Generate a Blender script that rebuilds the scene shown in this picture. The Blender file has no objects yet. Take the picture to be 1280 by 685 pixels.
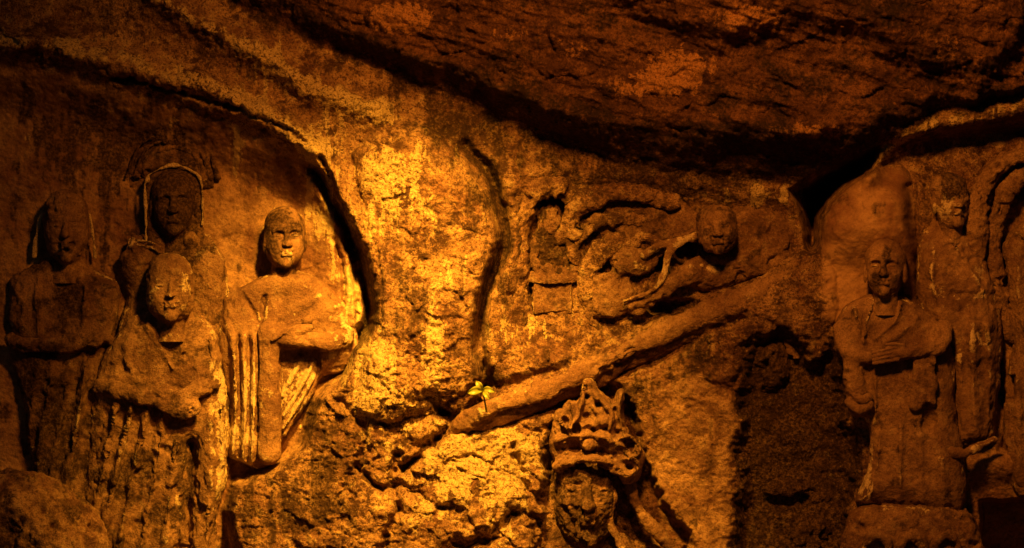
import bpy, math
import numpy as np
from mathutils import Vector

# ------------------------------------------------------------------ camera, sky, lamps, exposure
S = 0.005            # metres of wall per unit of the survey grid
DIST = 20.0          # camera to wall
ZC = 2.3             # height of the picture centre above the ground
scene = bpy.context.scene
cam_d = bpy.data.cameras.new('camera'); cam = bpy.data.objects.new('camera', cam_d)
scene.collection.objects.link(cam)
cam.location = (0, -DIST, ZC); cam.rotation_euler = (math.radians(90), 0, 0)
cam_d.sensor_width = 36.0; cam_d.lens = 36.0 * DIST / (1280 * S)
cam_d.clip_start = 0.1; cam_d.clip_end = 500
scene.camera = cam

world = bpy.data.worlds.new('World'); scene.world = world; world.use_nodes = True
wn = world.node_tree; bg = wn.nodes['Background']
sky = wn.nodes.new('ShaderNodeTexSky'); sky.sky_type = 'NISHITA'; sky.sun_disc = False
sky.sun_elevation = math.radians(-2); sky.sun_rotation = math.radians(200)
wn.links.new(sky.outputs[0], bg.inputs[0]); bg.inputs[1].default_value = 0.10

def flood(name, loc, target, watts, colour, cone, blend, size=0.07):
    l = bpy.data.lights.new(name, 'SPOT'); o = bpy.data.objects.new(name, l)
    scene.collection.objects.link(o)
    l.energy = watts; l.color = colour; l.spot_size = math.radians(cone); l.spot_blend = blend
    l.shadow_soft_size = size
    o.location = loc
    o.rotation_euler = (Vector(target) - Vector(loc)).to_track_quat('-Z', 'Y').to_euler()
    return o
# golden floodlight over the middle of the wall, and an added wide orange fill lamp behind it
flood('amber_floodlight', (-0.40, -3.1, 5.0), (-0.70, 0.0, 0.95), 4900, (1.0, 0.47, 0.042), 53, 1.0, 0.16)
flood('orange_fill_lamp', (0.7, -5.4, 5.8), (1.7, 0.0, 1.9), 1700, (1.0, 0.34, 0.036), 104, 0.85, 0.40)

vs = scene.view_settings
vs.view_transform = 'Standard'; vs.look = 'None'; vs.exposure = 0.0; vs.gamma = 1.0
vs.use_curve_mapping = False

# ------------------------------------------------------------------ noise and drawing tools
F = np.float32
def ss(a, b, x):
    t = np.clip((x - a) / (b - a), 0, 1); return t * t * (3 - 2 * t)

def _h(ix, iy, iz, seed):
    h = (ix.astype(np.uint32) * np.uint32(374761393) + iy.astype(np.uint32) * np.uint32(668265263)
         + iz.astype(np.uint32) * np.uint32(2147483647) + np.uint32((seed * 974711 + 12345) & 0xffffffff))
    h = (h ^ (h >> np.uint32(13))) * np.uint32(1274126177)
    h = h ^ (h >> np.uint32(16))
    h = (h * np.uint32(2246822519)) ^ (h >> np.uint32(11))
    return (h & np.uint32(0xffffff)).astype(F) / F(0xffffff)

def noise2(x, y, seed):
    """gradient noise, about -1..1"""
    x0 = np.floor(x); y0 = np.floor(y); fx = (x - x0).astype(F); fy = (y - y0).astype(F)
    ix = x0.astype(np.int64); iy = y0.astype(np.int64); z = np.zeros_like(ix)
    ux = fx * fx * fx * (fx * (fx * 6 - 15) + 10); uy = fy * fy * fy * (fy * (fy * 6 - 15) + 10)
    def g(dx, dy):
        a = _h(ix + dx, iy + dy, z, seed) * F(6.2831853)
        return np.cos(a) * (fx - dx) + np.sin(a) * (fy - dy)
    a = g(0, 0); b = g(1, 0); c = g(0, 1); d = g(1, 1)
    return ((a + (b - a) * ux) * (1 - uy) + (c + (d - c) * ux) * uy) * F(1.5)

def fbm2(x, y, scale, octv, seed, gain=0.5):
    r = 0; a = 1.0; f = 1.0 / scale; t = 0
    for i in range(octv):
        r = r + a * noise2(x * f + i * 17.3, y * f - i * 9.1, seed + i * 7); t += a; a *= gain; f *= 2.03
    return r / t * 1.6

def ridge2(x, y, scale, octv, seed, gain=0.5):
    r = 0; a = 1.0; f = 1.0 / scale; t = 0
    for i in range(octv):
        r = r + a * (1 - np.abs(noise2(x * f + i * 17.3, y * f, seed + i * 7)) * 2); t += a; a *= gain; f *= 2.1
    return r / t

def cells2(x, y, scale, seed, ay=1.0):
    """broken stone: every cell a tilted flat facet; returns facet height (-1..1) and distance to the joint"""
    px = x / scale; py = y / scale * ay
    ix = np.floor(px).astype(np.int64); iy = np.floor(py).astype(np.int64); z = np.zeros_like(ix)
    d1 = np.full(px.shape, 9, F); d2 = np.full(px.shape, 9, F); hv = np.zeros(px.shape, F)
    for dx in (-1, 0, 1):
        for dy in (-1, 0, 1):
            jx = ix + dx; jy = iy + dy
            ox = (jx + _h(jx, jy, z, seed) - px).astype(F); oy = (jy + _h(jx, jy, z, seed + 1) - py).astype(F)
            d = ox * ox + oy * oy
            v = (_h(jx, jy, z, seed + 2) * 2 - 1) - ox * (_h(jx, jy, z, seed + 3) - .5) * 2.2 - oy * (_h(jx, jy, z, seed + 4) - .5) * 2.2
            n = d < d1
            d2 = np.where(n, d1, np.minimum(d2, d)); hv = np.where(n, v, hv); d1 = np.where(n, d, d1)
    return hv, np.sqrt(d2) - np.sqrt(d1)

def noise3(p, seed):
    p0 = np.floor(p); f = (p - p0).astype(F); i = p0.astype(np.int64)
    u = f * f * (3 - 2 * f); r = 0
    for dx in (0, 1):
        for dy in (0, 1):
            for dz in (0, 1):
                w = (u[:, 0] if dx else 1 - u[:, 0]) * (u[:, 1] if dy else 1 - u[:, 1]) * (u[:, 2] if dz else 1 - u[:, 2])
                r = r + w * _h(i[:, 0] + dx, i[:, 1] + dy, i[:, 2] + dz, seed)
    return r * 2 - 1

def fbm3(p, scale, octv, seed, gain=0.5):
    r = 0; a = 1.0; f = 1.0 / scale; t = 0
    for k in range(octv):
        r = r + a * noise3(p * f + k * 13.7, seed + k * 5); t += a; a *= gain; f *= 2.05
    return r / t * 1.5

def smooth_line(pts, n=6):
    """Catmull-Rom through the points"""
    P = np.array(pts, float)
    if len(P) < 3: return P
    Q = np.vstack([2 * P[0] - P[1], P, 2 * P[-1] - P[-2]]); out = []
    for i in range(1, len(Q) - 2):
        for t in np.arange(n) / n:
            a, b, c, d = Q[i - 1], Q[i], Q[i + 1], Q[i + 2]
            out.append(.5 * (2 * b + (c - a) * t + (2 * a - 5 * b + 4 * c - d) * t * t + (3 * b - a - 3 * c + d) * t ** 3))
    out.append(P[-1]); return np.array(out)

def dline(x, y, pts, smooth=True):
    """distance to a drawn line, and the run along it 0..1"""
    P = smooth_line(pts, 4) if smooth else np.array(pts, float)
    L = np.hypot(*np.diff(P, axis=0).T); T = np.concatenate([[0], np.cumsum(L)]); tot = T[-1]
    best = np.full(np.broadcast(x, y).shape, 1e9, F); run = np.zeros_like(best)
    for i in range(len(P) - 1):
        ax, ay = P[i]; bx, by = P[i + 1] - P[i]; l2 = bx * bx + by * by + 1e-9
        t = np.clip(((x - ax) * bx + (y - ay) * by) / l2, 0, 1)
        d = (x - ax - t * bx) ** 2 + (y - ay - t * by) ** 2
        n = d < best; best = np.where(n, d, best); run = np.where(n, (T[i] + t * L[i]) / tot, run)
    return np.sqrt(best), run

def dpoly(x, y, pts, smooth=0):
    """signed distance to a polygon, negative inside"""
    P = np.array(pts, float)
    if smooth: P = smooth_line(np.vstack([P, P[:1]]), smooth)[:-1]
    best = np.full(np.broadcast(x, y).shape, 1e9, F); sgn = np.ones_like(best)
    n = len(P)
    for i in range(n):
        ax, ay = P[i]; cx, cy = P[(i + 1) % n]; bx, by = cx - ax, cy - ay
        t = np.clip(((x - ax) * bx + (y - ay) * by) / (bx * bx + by * by + 1e-9), 0, 1)
        best = np.minimum(best, (x - ax - t * bx) ** 2 + (y - ay - t * by) ** 2)
        if ay != cy:
            hit = ((ay > y) != (cy > y)) & (x < (cx - ax) * (y - ay) / (cy - ay) + ax)
            sgn = np.where(hit, -sgn, sgn)
    return np.sqrt(best) * sgn

def place(u, v, z):
    """survey grid (u right, v down, z out of the wall) to metres"""
    d = z * S; k = (DIST - d) / DIST
    return np.stack([(u - 640) * S * k, -d, ZC + (342.5 - v) * S * k], -1)

def make_mesh(name, verts, quads, wear_shade=None, smooth=True):
    me = bpy.data.meshes.new(name)
    verts = np.ascontiguousarray(verts, F); quads = np.ascontiguousarray(quads, np.int32)
    nq, k = quads.shape
    me.vertices.add(len(verts)); me.vertices.foreach_set('co', verts.ravel())
    me.loops.add(nq * k); me.loops.foreach_set('vertex_index', quads.ravel())
    me.polygons.add(nq)
    me.polygons.foreach_set('loop_start', np.arange(0, nq * k, k, dtype=np.int32))
    me.polygons.foreach_set('loop_total', np.full(nq, k, np.int32))
    me.update(calc_edges=True)
    if smooth: me.polygons.foreach_set('use_smooth', np.ones(nq, bool))
    if wear_shade is not None:
        a = me.attributes.new('wear_shade', 'FLOAT_COLOR', 'POINT')
        c = np.ones((len(verts), 4), F); c[:, :3] = wear_shade; a.data.foreach_set('color', c.ravel())
    return me

def link(name, me, mat, parent=None, label=None, cat=None, group=None, kind=None):
    o = bpy.data.objects.new(name, me); scene.collection.objects.link(o)
    if me is not None and mat is not None: me.materials.append(mat)
    if parent is not None: o.parent = parent
    if label: o['label'] = label
    if cat: o['category'] = cat
    if group: o['group'] = group
    if kind: o['kind'] = kind
    return o

# ------------------------------------------------------------------ materials
def stone(name, brown, ochre, plaster, black, pit=1.0, speckle=0.5, rough=0.9, relief=0.019, mottle=1.0):
    m = bpy.data.materials.new(name); m.use_nodes = True
    nt = m.node_tree; N = nt.nodes; L = nt.links; bs = N['Principled BSDF']
    geo = N.new('ShaderNodeNewGeometry'); pos = geo.outputs['Position']
    at = N.new('ShaderNodeAttribute'); at.attribute_name = 'wear_shade'
    sep = N.new('ShaderNodeSeparateColor'); L.new(at.outputs['Color'], sep.inputs[0])
    def noise(sc, det=8, ro=0.6, dist=0.0, vec=None):
        n = N.new('ShaderNodeTexNoise'); n.inputs['Scale'].default_value = sc; n.inputs['Detail'].default_value = det
        n.inputs['Roughness'].default_value = ro; n.inputs['Distortion'].default_value = dist
        L.new(vec or pos, n.inputs['Vector']); return n.outputs['Fac']
    def ramp(fac, a, b):
        r = N.new('ShaderNodeMapRange'); r.interpolation_type = 'SMOOTHSTEP'
        r.inputs['From Min'].default_value = a; r.inputs['From Max'].default_value = b
        L.new(fac, r.inputs['Value']); return r.outputs['Result']
    def math_(op, a, b):
        n = N.new('ShaderNodeMath'); n.operation = op
        for k, v in ((0, a), (1, b)):
            if isinstance(v, (int, float)): n.inputs[k].default_value = v
            else: L.new(v, n.inputs[k])
        return n.outputs[0]
    def mix(fac, a, b, mode='MIX'):
        n = N.new('ShaderNodeMix'); n.data_type = 'RGBA'; n.blend_type = mode
        if isinstance(fac, (int, float)): n.inputs['Factor'].default_value = fac
        else: L.new(fac, n.inputs['Factor'])
        for k, v in ((6, a), (7, b)):
            if isinstance(v, tuple): n.inputs[k].default_value = (*v, 1)
            else: L.new(v, n.inputs[k])
        return n.outputs[2]
    raw = math_('SUBTRACT', 1.0, math_('MULTIPLY', sep.outputs[2], 0.85))
    n_big = noise(2.6, 4, 0.62, 0.4); n_mid = noise(11, 6, 0.74); n_fine = noise(50, 3, 0.75)
    mp = N.new('ShaderNodeMapping'); mp.inputs['Scale'].default_value = (1, 1, 0.12); L.new(pos, mp.inputs['Vector'])
    n_drip = noise(16, 3, 0.6, 0.0, mp.outputs['Vector'])
    col = mix(ramp(n_big, 0.36, 0.66), brown, ochre)
    col = mix(math_('MULTIPLY', ramp(n_mid, 0.52, 0.64), math_('MULTIPLY', raw, speckle)), col, plaster)
    patch = math_('MULTIPLY', ramp(noise(4.5, 2, 0.6), 0.40, 0.60), 0.85 * mottle)
    col = mix(math_('MULTIPLY', ramp(n_mid, 0.55, 0.43), math_('MULTIPLY', raw, math_('ADD', patch, 0.12))), col, tuple(c * .28 for c in brown))
    # intact plaster patches with broken edges; painted light shares this channel
    e = math_('ADD', math_('MULTIPLY', n_mid, 0.9), math_('MULTIPLY', n_fine, 0.5))
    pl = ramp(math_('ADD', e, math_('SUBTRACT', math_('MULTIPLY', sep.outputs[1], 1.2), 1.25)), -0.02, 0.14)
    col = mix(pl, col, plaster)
    # lichen grain and grit
    col = mix(math_('MULTIPLY', ramp(n_fine, 0.47, 0.40), math_('MULTIPLY', raw, 0.15 + 0.60 * mottle)), col, tuple(c * .22 for c in brown))
    col = mix(math_('MULTIPLY', ramp(n_fine, 0.57, 0.70), math_('MULTIPLY', raw, 0.12 + 0.33 * mottle)), col, plaster)
    n_grit = noise(130, 2, 0.7)
    col = mix(math_('MULTIPLY', ramp(n_grit, 0.50, 0.38), math_('MULTIPLY', raw, 0.62)), col, tuple(c * .3 for c in brown))
    # soot and water marks, and shade painted through the same channel
    e2 = math_('ADD', math_('MULTIPLY', n_drip, 0.8), math_('MULTIPLY', n_mid, 0.6))
    st = ramp(math_('ADD', e2, math_('SUBTRACT', math_('MULTIPLY', sep.outputs[0], 1.3), 1.32)), -0.12, 0.34)
    col = mix(math_('MULTIPLY', st, math_('ADD', math_('MULTIPLY', ramp(n_fine, 0.62, 0.40), 0.42), 0.55)), col, black)
    vo = N.new('ShaderNodeTexVoronoi'); vo.inputs['Scale'].default_value = 38; vo.inputs['Randomness'].default_value = 1
    wv = N.new('ShaderNodeVectorMath'); wv.operation = 'ADD'
    nc = N.new('ShaderNodeTexNoise'); nc.inputs['Scale'].default_value = 22; nc.inputs['Detail'].default_value = 1
    L.new(pos, nc.inputs['Vector'])
    sc_ = N.new('ShaderNodeVectorMath'); sc_.operation = 'SCALE'; sc_.inputs['Scale'].default_value = 0.06
    L.new(nc.outputs['Color'], sc_.inputs[0]); L.new(pos, wv.inputs[0]); L.new(sc_.outputs[0], wv.inputs[1])
    L.new(wv.outputs[0], vo.inputs['Vector'])
    pits = ramp(vo.outputs['Distance'], 0.10, 0.42)
    h = math_('ADD', math_('MULTIPLY', n_mid, 0.85), math_('MULTIPLY', n_fine, 1.15))
    h = math_('ADD', h, math_('MULTIPLY', pits, 0.16 * pit))
    h = math_('ADD', h, math_('MULTIPLY', n_grit, 0.55))
    h = math_('ADD', h, math_('MULTIPLY', pl, 0.10))
    # the third channel smooths what the mason finished
    bst = math_('SUBTRACT', 1.0, math_('MULTIPLY', sep.outputs[2], 0.72))
    bp = N.new('ShaderNodeBump'); bp.inputs['Distance'].default_value = relief
    L.new(bst, bp.inputs['Strength']); L.new(h, bp.inputs['Height']); L.new(bp.outputs[0], bs.inputs['Normal'])
    L.new(col, bs.inputs['Base Color']); bs.inputs['Roughness'].default_value = rough
    bs.inputs['Specular IOR Level'].default_value = 0.12
    return m

M_rock = stone('weathered_cliff', (0.19, 0.085, 0.042), (0.42, 0.235, 0.10), (0.54, 0.37, 0.15), (0.034, 0.017, 0.007))
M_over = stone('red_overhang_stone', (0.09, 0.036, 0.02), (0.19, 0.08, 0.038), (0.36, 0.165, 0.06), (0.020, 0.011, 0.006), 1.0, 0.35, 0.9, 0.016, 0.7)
M_stat = stone('carved_sandstone', (0.16, 0.075, 0.036), (0.31, 0.165, 0.072), (0.55, 0.39, 0.18), (0.030, 0.015, 0.007), 0.7, 0.22, 0.9, 0.014, 0.50)
M_leaf = bpy.data.materials.new('green_leaf'); M_leaf.use_nodes = True
_b = M_leaf.node_tree.nodes['Principled BSDF']; _b.inputs['Roughness'].default_value = 0.45
_n = M_leaf.node_tree.nodes.new('ShaderNodeTexNoise'); _n.inputs['Scale'].default_value = 30
_r = M_leaf.node_tree.nodes.new('ShaderNodeValToRGB'); _r.color_ramp.elements[0].color = (.17, .18, .02, 1); _r.color_ramp.elements[1].color = (.30, .29, .03, 1)
M_leaf.node_tree.links.new(_n.outputs['Fac'], _r.inputs[0]); M_leaf.node_tree.links.new(_r.outputs[0], _b.inputs['Base Color'])
M_soil = stone('packed_earth', (0.09, 0.06, 0.04), (0.18, 0.12, 0.07), (0.3, 0.22, 0.13), (0.02, 0.02, 0.02))

# ------------------------------------------------------------------ the cliff: one surveyed relief
us = np.concatenate([np.arange(-420, -12, 8.0), np.arange(-12, 1292, 1.45), np.arange(1292, 1705, 8.0)])
vsr = np.concatenate([np.arange(-420, -12, 8.0), np.arange(-12, 697, 1.45), np.arange(697, 830, 5.0)])
U, V = np.meshgrid(us, vsr); U = U.astype(F); V = V.astype(F)
wu = U + 4 * fbm2(U, V, 50, 4, 3); wv_ = V + 4 * fbm2(U, V, 50, 4, 11)       # wobble so that no edge is drawn clean

def boxed(fn, pts, margin, far):
    """evaluate a distance only near the drawing"""
    P = np.array(pts, float); out = np.full(U.shape, far, F); run = np.zeros(U.shape, F)
    m0 = (us > P[:, 0].min() - margin) & (us < P[:, 0].max() + margin); m1 = (vsr > P[:, 1].min() - margin) & (vsr < P[:, 1].max() + margin)
    if not (m0.any() and m1.any()): return out, run
    a, b = np.where(m1)[0][[0, -1]]; c, d = np.where(m0)[0][[0, -1]]
    sl = (slice(a, b + 1), slice(c, d + 1)); r = fn(wu[sl], wv_[sl], pts)
    if isinstance(r, tuple): out[sl], run[sl] = r
    else: out[sl] = r
    return out, run
wu2 = wu + 10 * fbm2(U, V, 34, 4, 151, .6); wv2 = wv_ + 10 * fbm2(U, V, 34, 4, 161, .6)
def rpoly(pts, margin=160):
    global wu, wv_
    k = wu, wv_; wu, wv_ = wu2, wv2; o = poly(pts, margin); wu, wv_ = k; return o
def poly(pts, margin=160): return boxed(lambda x, y, p: dpoly(x, y, p, 3), pts, margin, 999.)[0]
def line(pts, margin=90): return boxed(lambda x, y, p: dline(x, y, p), pts, margin, 999.)

H = np.zeros(U.shape, F); RUB = np.zeros(U.shape, F); STAIN_SHADE = np.zeros(U.shape, F); PALE = np.zeros(U.shape, F); SMO = np.zeros(U.shape, F)

# foot of the wall steps forward
H += 45 * ss(430, 760, V) * ss(330, 470, U) * (1 - ss(640, 720, U))
H += 60 * ss(690, 830, V)
# left niche with its four carved figures
NICHE = [(-420, 40), (0, 72), (90, 84), (180, 112), (250, 134), (325, 160), (375, 186), (415, 236), (445, 292), (466, 350), (468, 405), (448, 438),
         (436, 470), (400, 500), (380, 560), (330, 600), (290, 640), (290, 900), (-420, 900)]
nd = poly(NICHE, 200)
H -= 62 * ss(4, -(16 + 60 * (1 - ss(210, 360, V)) * (1 - .7 * ss(330, 420, U))), nd)
H += 20 * np.exp(-((nd - 14) / 15) ** 2) * (1 - ss(300, 420, V))                 # lip of broken stone round the niche
RUB += 0.9 * np.exp(-((nd - 16) / 18) ** 2) * (1 - ss(150, 190, V))
STAIN_SHADE += 0.85 * np.exp(-((nd + 7) / 8) ** 2) * ss(150, 230, V) * (1 - ss(430, 460, V)) * ss(350, 400, U)  # dark edge where the niche wall turns away, shade put into the colour
RUB -= 0.6 * np.exp(-((nd - 6) / 24) ** 2) * ss(170, 210, V) * (1 - ss(420, 450, V)) * ss(350, 400, U)
H += 34 * ss(372, 440, U) * ss(4, -16, nd) * (1 - ss(400, 470, V)) * ss(150, 220, V)
SMO += 0.7 * ss(0, -20, nd)
edge = ss(165, 215, V) * (1 - ss(425, 446, V)) * ss(370, 400, U)
H -= 40 * np.exp(-((nd + 9) / 7) ** 2) * edge; H += 10 * np.exp(-((nd - 8) / 9) ** 2) * edge
# upper left ledges
for pts, w, a in (([(-300, 20), (0, 48), (100, 62), (185, 86), (260, 104), (330, 140), (395, 188)], 17, 24),
                  ([(150, -60), (205, 0), (265, 38), (330, 66), (372, 100), (420, 120), (470, 140)], 18, 26)):
    d, r = line(pts, 120); H += a * np.exp(-(d / w) ** 2); RUB += 1.0 * np.exp(-(d / (w * 1.1)) ** 2); PALE += 0.42 * np.exp(-(d / w) ** 2)
# central pillar
PIL = [(440, 190), (470, 158), (520, 152), (572, 188), (606, 240), (622, 290), (612, 350), (598, 400), (600, 470), (520, 520), (450, 520), (455, 440), (476, 420), (476, 340), (458, 270)]
pd = poly(PIL); q = np.clip(-pd / 60, 0, 1); H += 34 * np.sqrt(1 - (1 - q) ** 2); RUB += 0.35 * ss(10, -30, pd)
d, r = line([(585, 180), (614, 222), (629, 268), (629, 312), (613, 352), (601, 396), (600, 440), (608, 480)], 80)
H -= 44 * np.exp(-(d / 8) ** 2) * (.55 + .45 * ss(.0, .3, r)); STAIN_SHADE += .6 * np.exp(-(d / 8) ** 2)  # groove beside the pillar also darkened, its shade put into the colour
# recess of the small figures
MID = [(640, 240), (690, 214), (760, 222), (830, 222), (900, 236), (1000, 250), (1034, 280), (1034, 322), (880, 378), (740, 446), (690, 446), (640, 425), (622, 400), (638, 300)]
md = poly(MID); H -= 28 * ss(8, -30, md)
HOLE = [(985, 236), (1010, 222), (1045, 206), (1100, 180), (1092, 212), (1056, 238), (1032, 268), (1026, 312), (1008, 316), (1002, 276)]
for cx, cy, rx, ry, a in ((824, 322, 9, 17, 40), (858, 312, 14, 20, 40), (848, 386, 34, 12, 26), (698, 262, 16, 22, 14)):
    q = ((wu - cx) / rx) ** 2 + ((wv_ - cy) / ry) ** 2; H -= a * ss(1.6, .3, q); STAIN_SHADE += .5 * ss(1.6, .3, q)  # hollows carved and also darkened, shade put into the colour
hd = poly(HOLE); H -= 210 * ss(3, -26, hd)
# crown niche, dark niche, square hole
CRN = [(684, 540), (700, 505), (735, 478), (790, 492), (806, 560), (840, 630), (880, 720), (880, 900), (640, 900), (664, 690), (672, 600)]
cd = rpoly(CRN); H -= 34 * ss(3, -14, cd)
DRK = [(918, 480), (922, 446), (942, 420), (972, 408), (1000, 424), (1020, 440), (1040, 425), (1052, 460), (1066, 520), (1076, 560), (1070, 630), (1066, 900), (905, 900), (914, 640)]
dd = rpoly(DRK); H -= 40 * ss(6, -26, dd); STAIN_SHADE += 0.80 * ss(6, -14, dd)
sq = boxed(lambda x, y, p: dpoly(x, y, p), [(1226, 626), (1330, 620), (1330, 720), (1222, 724)], 60, 999.)[0]; H -= 130 * ss(2, -6, sq)
# right side: dome, rib, curved wall
DOM = [(1028, 400), (1027, 320), (1030, 268), (1056, 236), (1100, 210), (1136, 214), (1148, 300), (1146, 420), (1100, 430)]
od = poly(DOM); q = np.clip(-od / 45, 0, 1); H += (40 - 34 * ss(285, 345, V)) * np.sqrt(1 - (1 - q) ** 2); SMO += 0.9 * ss(5, -10, od); STAIN_SHADE += .12 * ss(5, -10, od) * (1 - ss(250, 275, V))
H -= 34 * ss(1080, 1110, U) * ss(165, 185, V + (U - 1100) * 0.12) * (1 - ss(205, 260, V + (U - 1100) * 0.05))
d, r = line([(1086, 214), (1104, 190), (1150, 162), (1210, 148), (1290, 128), (1400, 90)], 90)
H += 44 * np.exp(-(d / 17) ** 2) ; PALE += 0.38 * np.exp(-(d / 12) ** 2); RUB += 0.5 * np.exp(-(d / 14) ** 2)
d, r = line([(1138, 236), (1146, 300), (1150, 350), (1168, 400), (1184, 424)], 50); H -= 24 * np.exp(-(d / 7) ** 2)
d, r = line([(1200, 590), (1240, 580), (1320, 590)], 60); H += 26 * np.exp(-(d / 22) ** 2)
H -= 20 * ss(1140, 1180, U) * ss(200, 240, V)
SMO += 0.5 * ss(1150, 1180, U) * ss(230, 260, V)
SMO += 0.45 * ss(795, 830, U) * (1 - ss(905, 930, U)) * ss(430, 480, V)
# wall under the slab swells at right
sw = poly([(860, 400), (950, 358), (1035, 326), (1045, 400), (1000, 430), (940, 420), (920, 470), (880, 470)]); q = np.clip(-sw / 40, 0, 1); H += 12 * np.sqrt(1 - (1 - q) ** 2); RUB += .45 * ss(8, -10, sw); PALE += 0.06 * ss(8, -10, sw)
d, r = line([(590, 540), (640, 522), (700, 502), (760, 474), (820, 446), (880, 420), (930, 398)], 60); H -= 20 * np.exp(-(d / 9) ** 2)
d, r = line([(625, 486), (700, 460), (760, 428), (820, 396), (880, 366), (950, 342)], 60); H -= 12 * np.exp(-(d / 8) ** 2)
# crevices in the lower middle
for pts, w, a in (([(604, 480), (585, 520), (560, 540), (530, 560), (505, 585)], 7, 40), ([(498, 570), (492, 600), (497, 640), (480, 690)], 6, 26),
                  ([(540, 500), (560, 520), (590, 515), (612, 490)], 8, 36), ([(640, 640), (620, 670), (560, 690)], 8, 30), ([(425, 500), (450, 530), (455, 570), (430, 610)], 6, 16),
                  ([(450, 585), (475, 610), (500, 605), (540, 630), (575, 640)], 5, 22), ([(640, 560), (655, 600), (668, 650), (664, 700)], 5, 18),
                  ([(400, 196), (424, 250), (436, 310), (446, 372), (450, 425)], 4, 22), ([(418, 300), (426, 340), (428, 380)], 3, 12), ([(438, 300), (452, 360), (460, 410)], 5, 14),
                  ([(676, 250), (668, 300), (664, 350), (668, 390)], 4, 16), ([(1246, 440), (1250, 490), (1262, 520), (1256, 560)], 6, 24),
                  ([(140, 96), (240, 120), (330, 148), (384, 178)], 3.5, 20)):
    d, r = line(pts, 60); H -= a * np.exp(-(d / w) ** 2) * (0.5 + 0.5 * np.abs(fbm2(U, V, 30, 3, 77)) * 2)
RUB += 0.9 * ss(455, 520, V) * ss(380, 420, U) * (1 - ss(660, 690, U))
RUB += 0.6 * ss(630, 660, V) * ss(280, 330, U) * (1 - ss(380, 420, U))
STAIN_SHADE += 0.45 * np.exp(-(((wu - 412) / 46) ** 4 + ((wv_ - 570) / 95) ** 4)) + 0.5 * np.exp(-(((wu - 330) / 56) ** 2 + ((wv_ - 650) / 46) ** 2))
# overhang: a shadowed underside that runs up and out to the lip
low = smooth_line([(-420, -420), (60, -190), (200, -60), (290, 2), (400, 56), (500, 96), (600, 132), (700, 172), (800, 198), (900, 214), (1000, 220), (1088, 192), (1110, 172), (1160, 146), (1290, 112), (1450, 60), (1710, -40)], 8)
top = smooth_line([(-420, -520), (60, -260), (240, -70), (330, -16), (400, 20), (480, 46), (560, 72), (640, 112), (720, 142), (800, 146), (900, 152), (1000, 158), (1060, 156), (1110, 140), (1160, 122), (1290, 96), (1450, 40), (1710, -60)], 8)
rag = 12 * fbm2(U, V * .5, 70, 5, 141, .6)
lo = np.interp(wu, low[:, 0], low[:, 1]).astype(F) + .5 * rag; tp = np.interp(wu, top[:, 0], top[:, 1]).astype(F) + 1.5 * rag
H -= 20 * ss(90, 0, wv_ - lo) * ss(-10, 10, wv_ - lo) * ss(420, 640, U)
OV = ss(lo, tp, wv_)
LIP = 36 * ss(150, 620, U) * (1 - 0.45 * ss(1060, 1200, U)) + 26
H += OV * LIP
up = np.clip(tp - wv_, 0, 400)
H += OV * 0.10 * up
t2 = np.interp(wu, *smooth_line([(-420, -900), (560, -140), (700, -30), (790, 24), (850, 52), (905, 72), (965, 58), (1050, 62), (1110, 84), (1170, 112), (1225, 118), (1262, 84), (1300, 30), (1400, -50), (1710, -200)], 6).T).astype(F)
H += 44 * ss(0, 46, t2 + 1.5 * rag - wv_)
t3 = np.interp(wu, *smooth_line([(-420, -1500), (560, -300), (740, -40), (820, 8), (900, 26), (1000, 12), (1120, -10), (1300, -90), (1710, -300)], 6).T).astype(F)
H += 8 * ss(0, 26, t3 - wv_)
STAIN_SHADE += 0.46 * ss(-14, 4, lo - wv_) * ss(-14, 16, wv_ - tp) + 0.30 * np.exp(-((wv_ - lo - 4) / 14) ** 2) * ss(500, 700, U)  # underside darkened in colour as well, standing in for its own shade
d, r = line([(920, 150), (980, 168), (1040, 158)], 60); H += 26 * np.exp(-(d / 16) ** 2) * OV
# overhang's shade put into the wall colour below it, then dark patches
STAIN_SHADE += 0.42 * ss(80, 20, wv_ - lo) * ss(0, 12, wv_ - lo) * ss(470, 600, U) * (1 - ss(900, 960, U))
for cx, cy, rx, ry, a in ((200, 190, 76, 44, .42), (110, 250, 60, 60, .22), (60, 150, 120, 50, .16), (790, 290, 120, 50, .22), (800, 470, 70, 40, .30), (860, 440, 40, 26, .3), (320, 90, 30, 26, .4), (700, 330, 40, 60, .25), (530, 390, 22, 36, .3), (470, 380, 16, 60, .25), (700, 640, 40, 60, .3), (20, 560, 60, 80, .2)):
    STAIN_SHADE += a * np.exp(-(((wu2 - cx) / rx) ** 2 + ((wv2 - cy) / ry) ** 2))
# pale plaster patches
for cx, cy, rx, ry, a in ((500, 215, 52, 48, .27), (545, 425, 16, 60, .36), (480, 270, 40, 90, .18), (560, 330, 40, 90, .12), (400, 250, 34, 90, .36), (436, 380, 20, 60, .4), (470, 480, 55, 60, .34), (540, 600, 110, 80, .28),
                          (610, 560, 60, 40, .30), (640, 600, 30, 60, .3), (680, 410, 60, 24, .26), (340, 100, 40, 30, .22), (955, 244, 46, 16, .5), (300, 190, 26, 34, .34), (905, 560, 16, 120, .14),
                          (900, 430, 60, 40, .06), (940, 30, 40, 26, .3), (500, 24, 60, 26, .6), (850, 90, 60, 40, .5), (720, 60, 50, 26, .3), (640, 40, 40, 20, .35), (1010, 165, 60, 14, .5), (1180, 60, 40, 26, .4), (770, 110, 50, 22, .3), (930, 20, 60, 20, .3)):
    PALE += a * np.exp(-(((wu - cx) / rx) ** 2 + ((wv_ - cy) / ry) ** 2))
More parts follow.
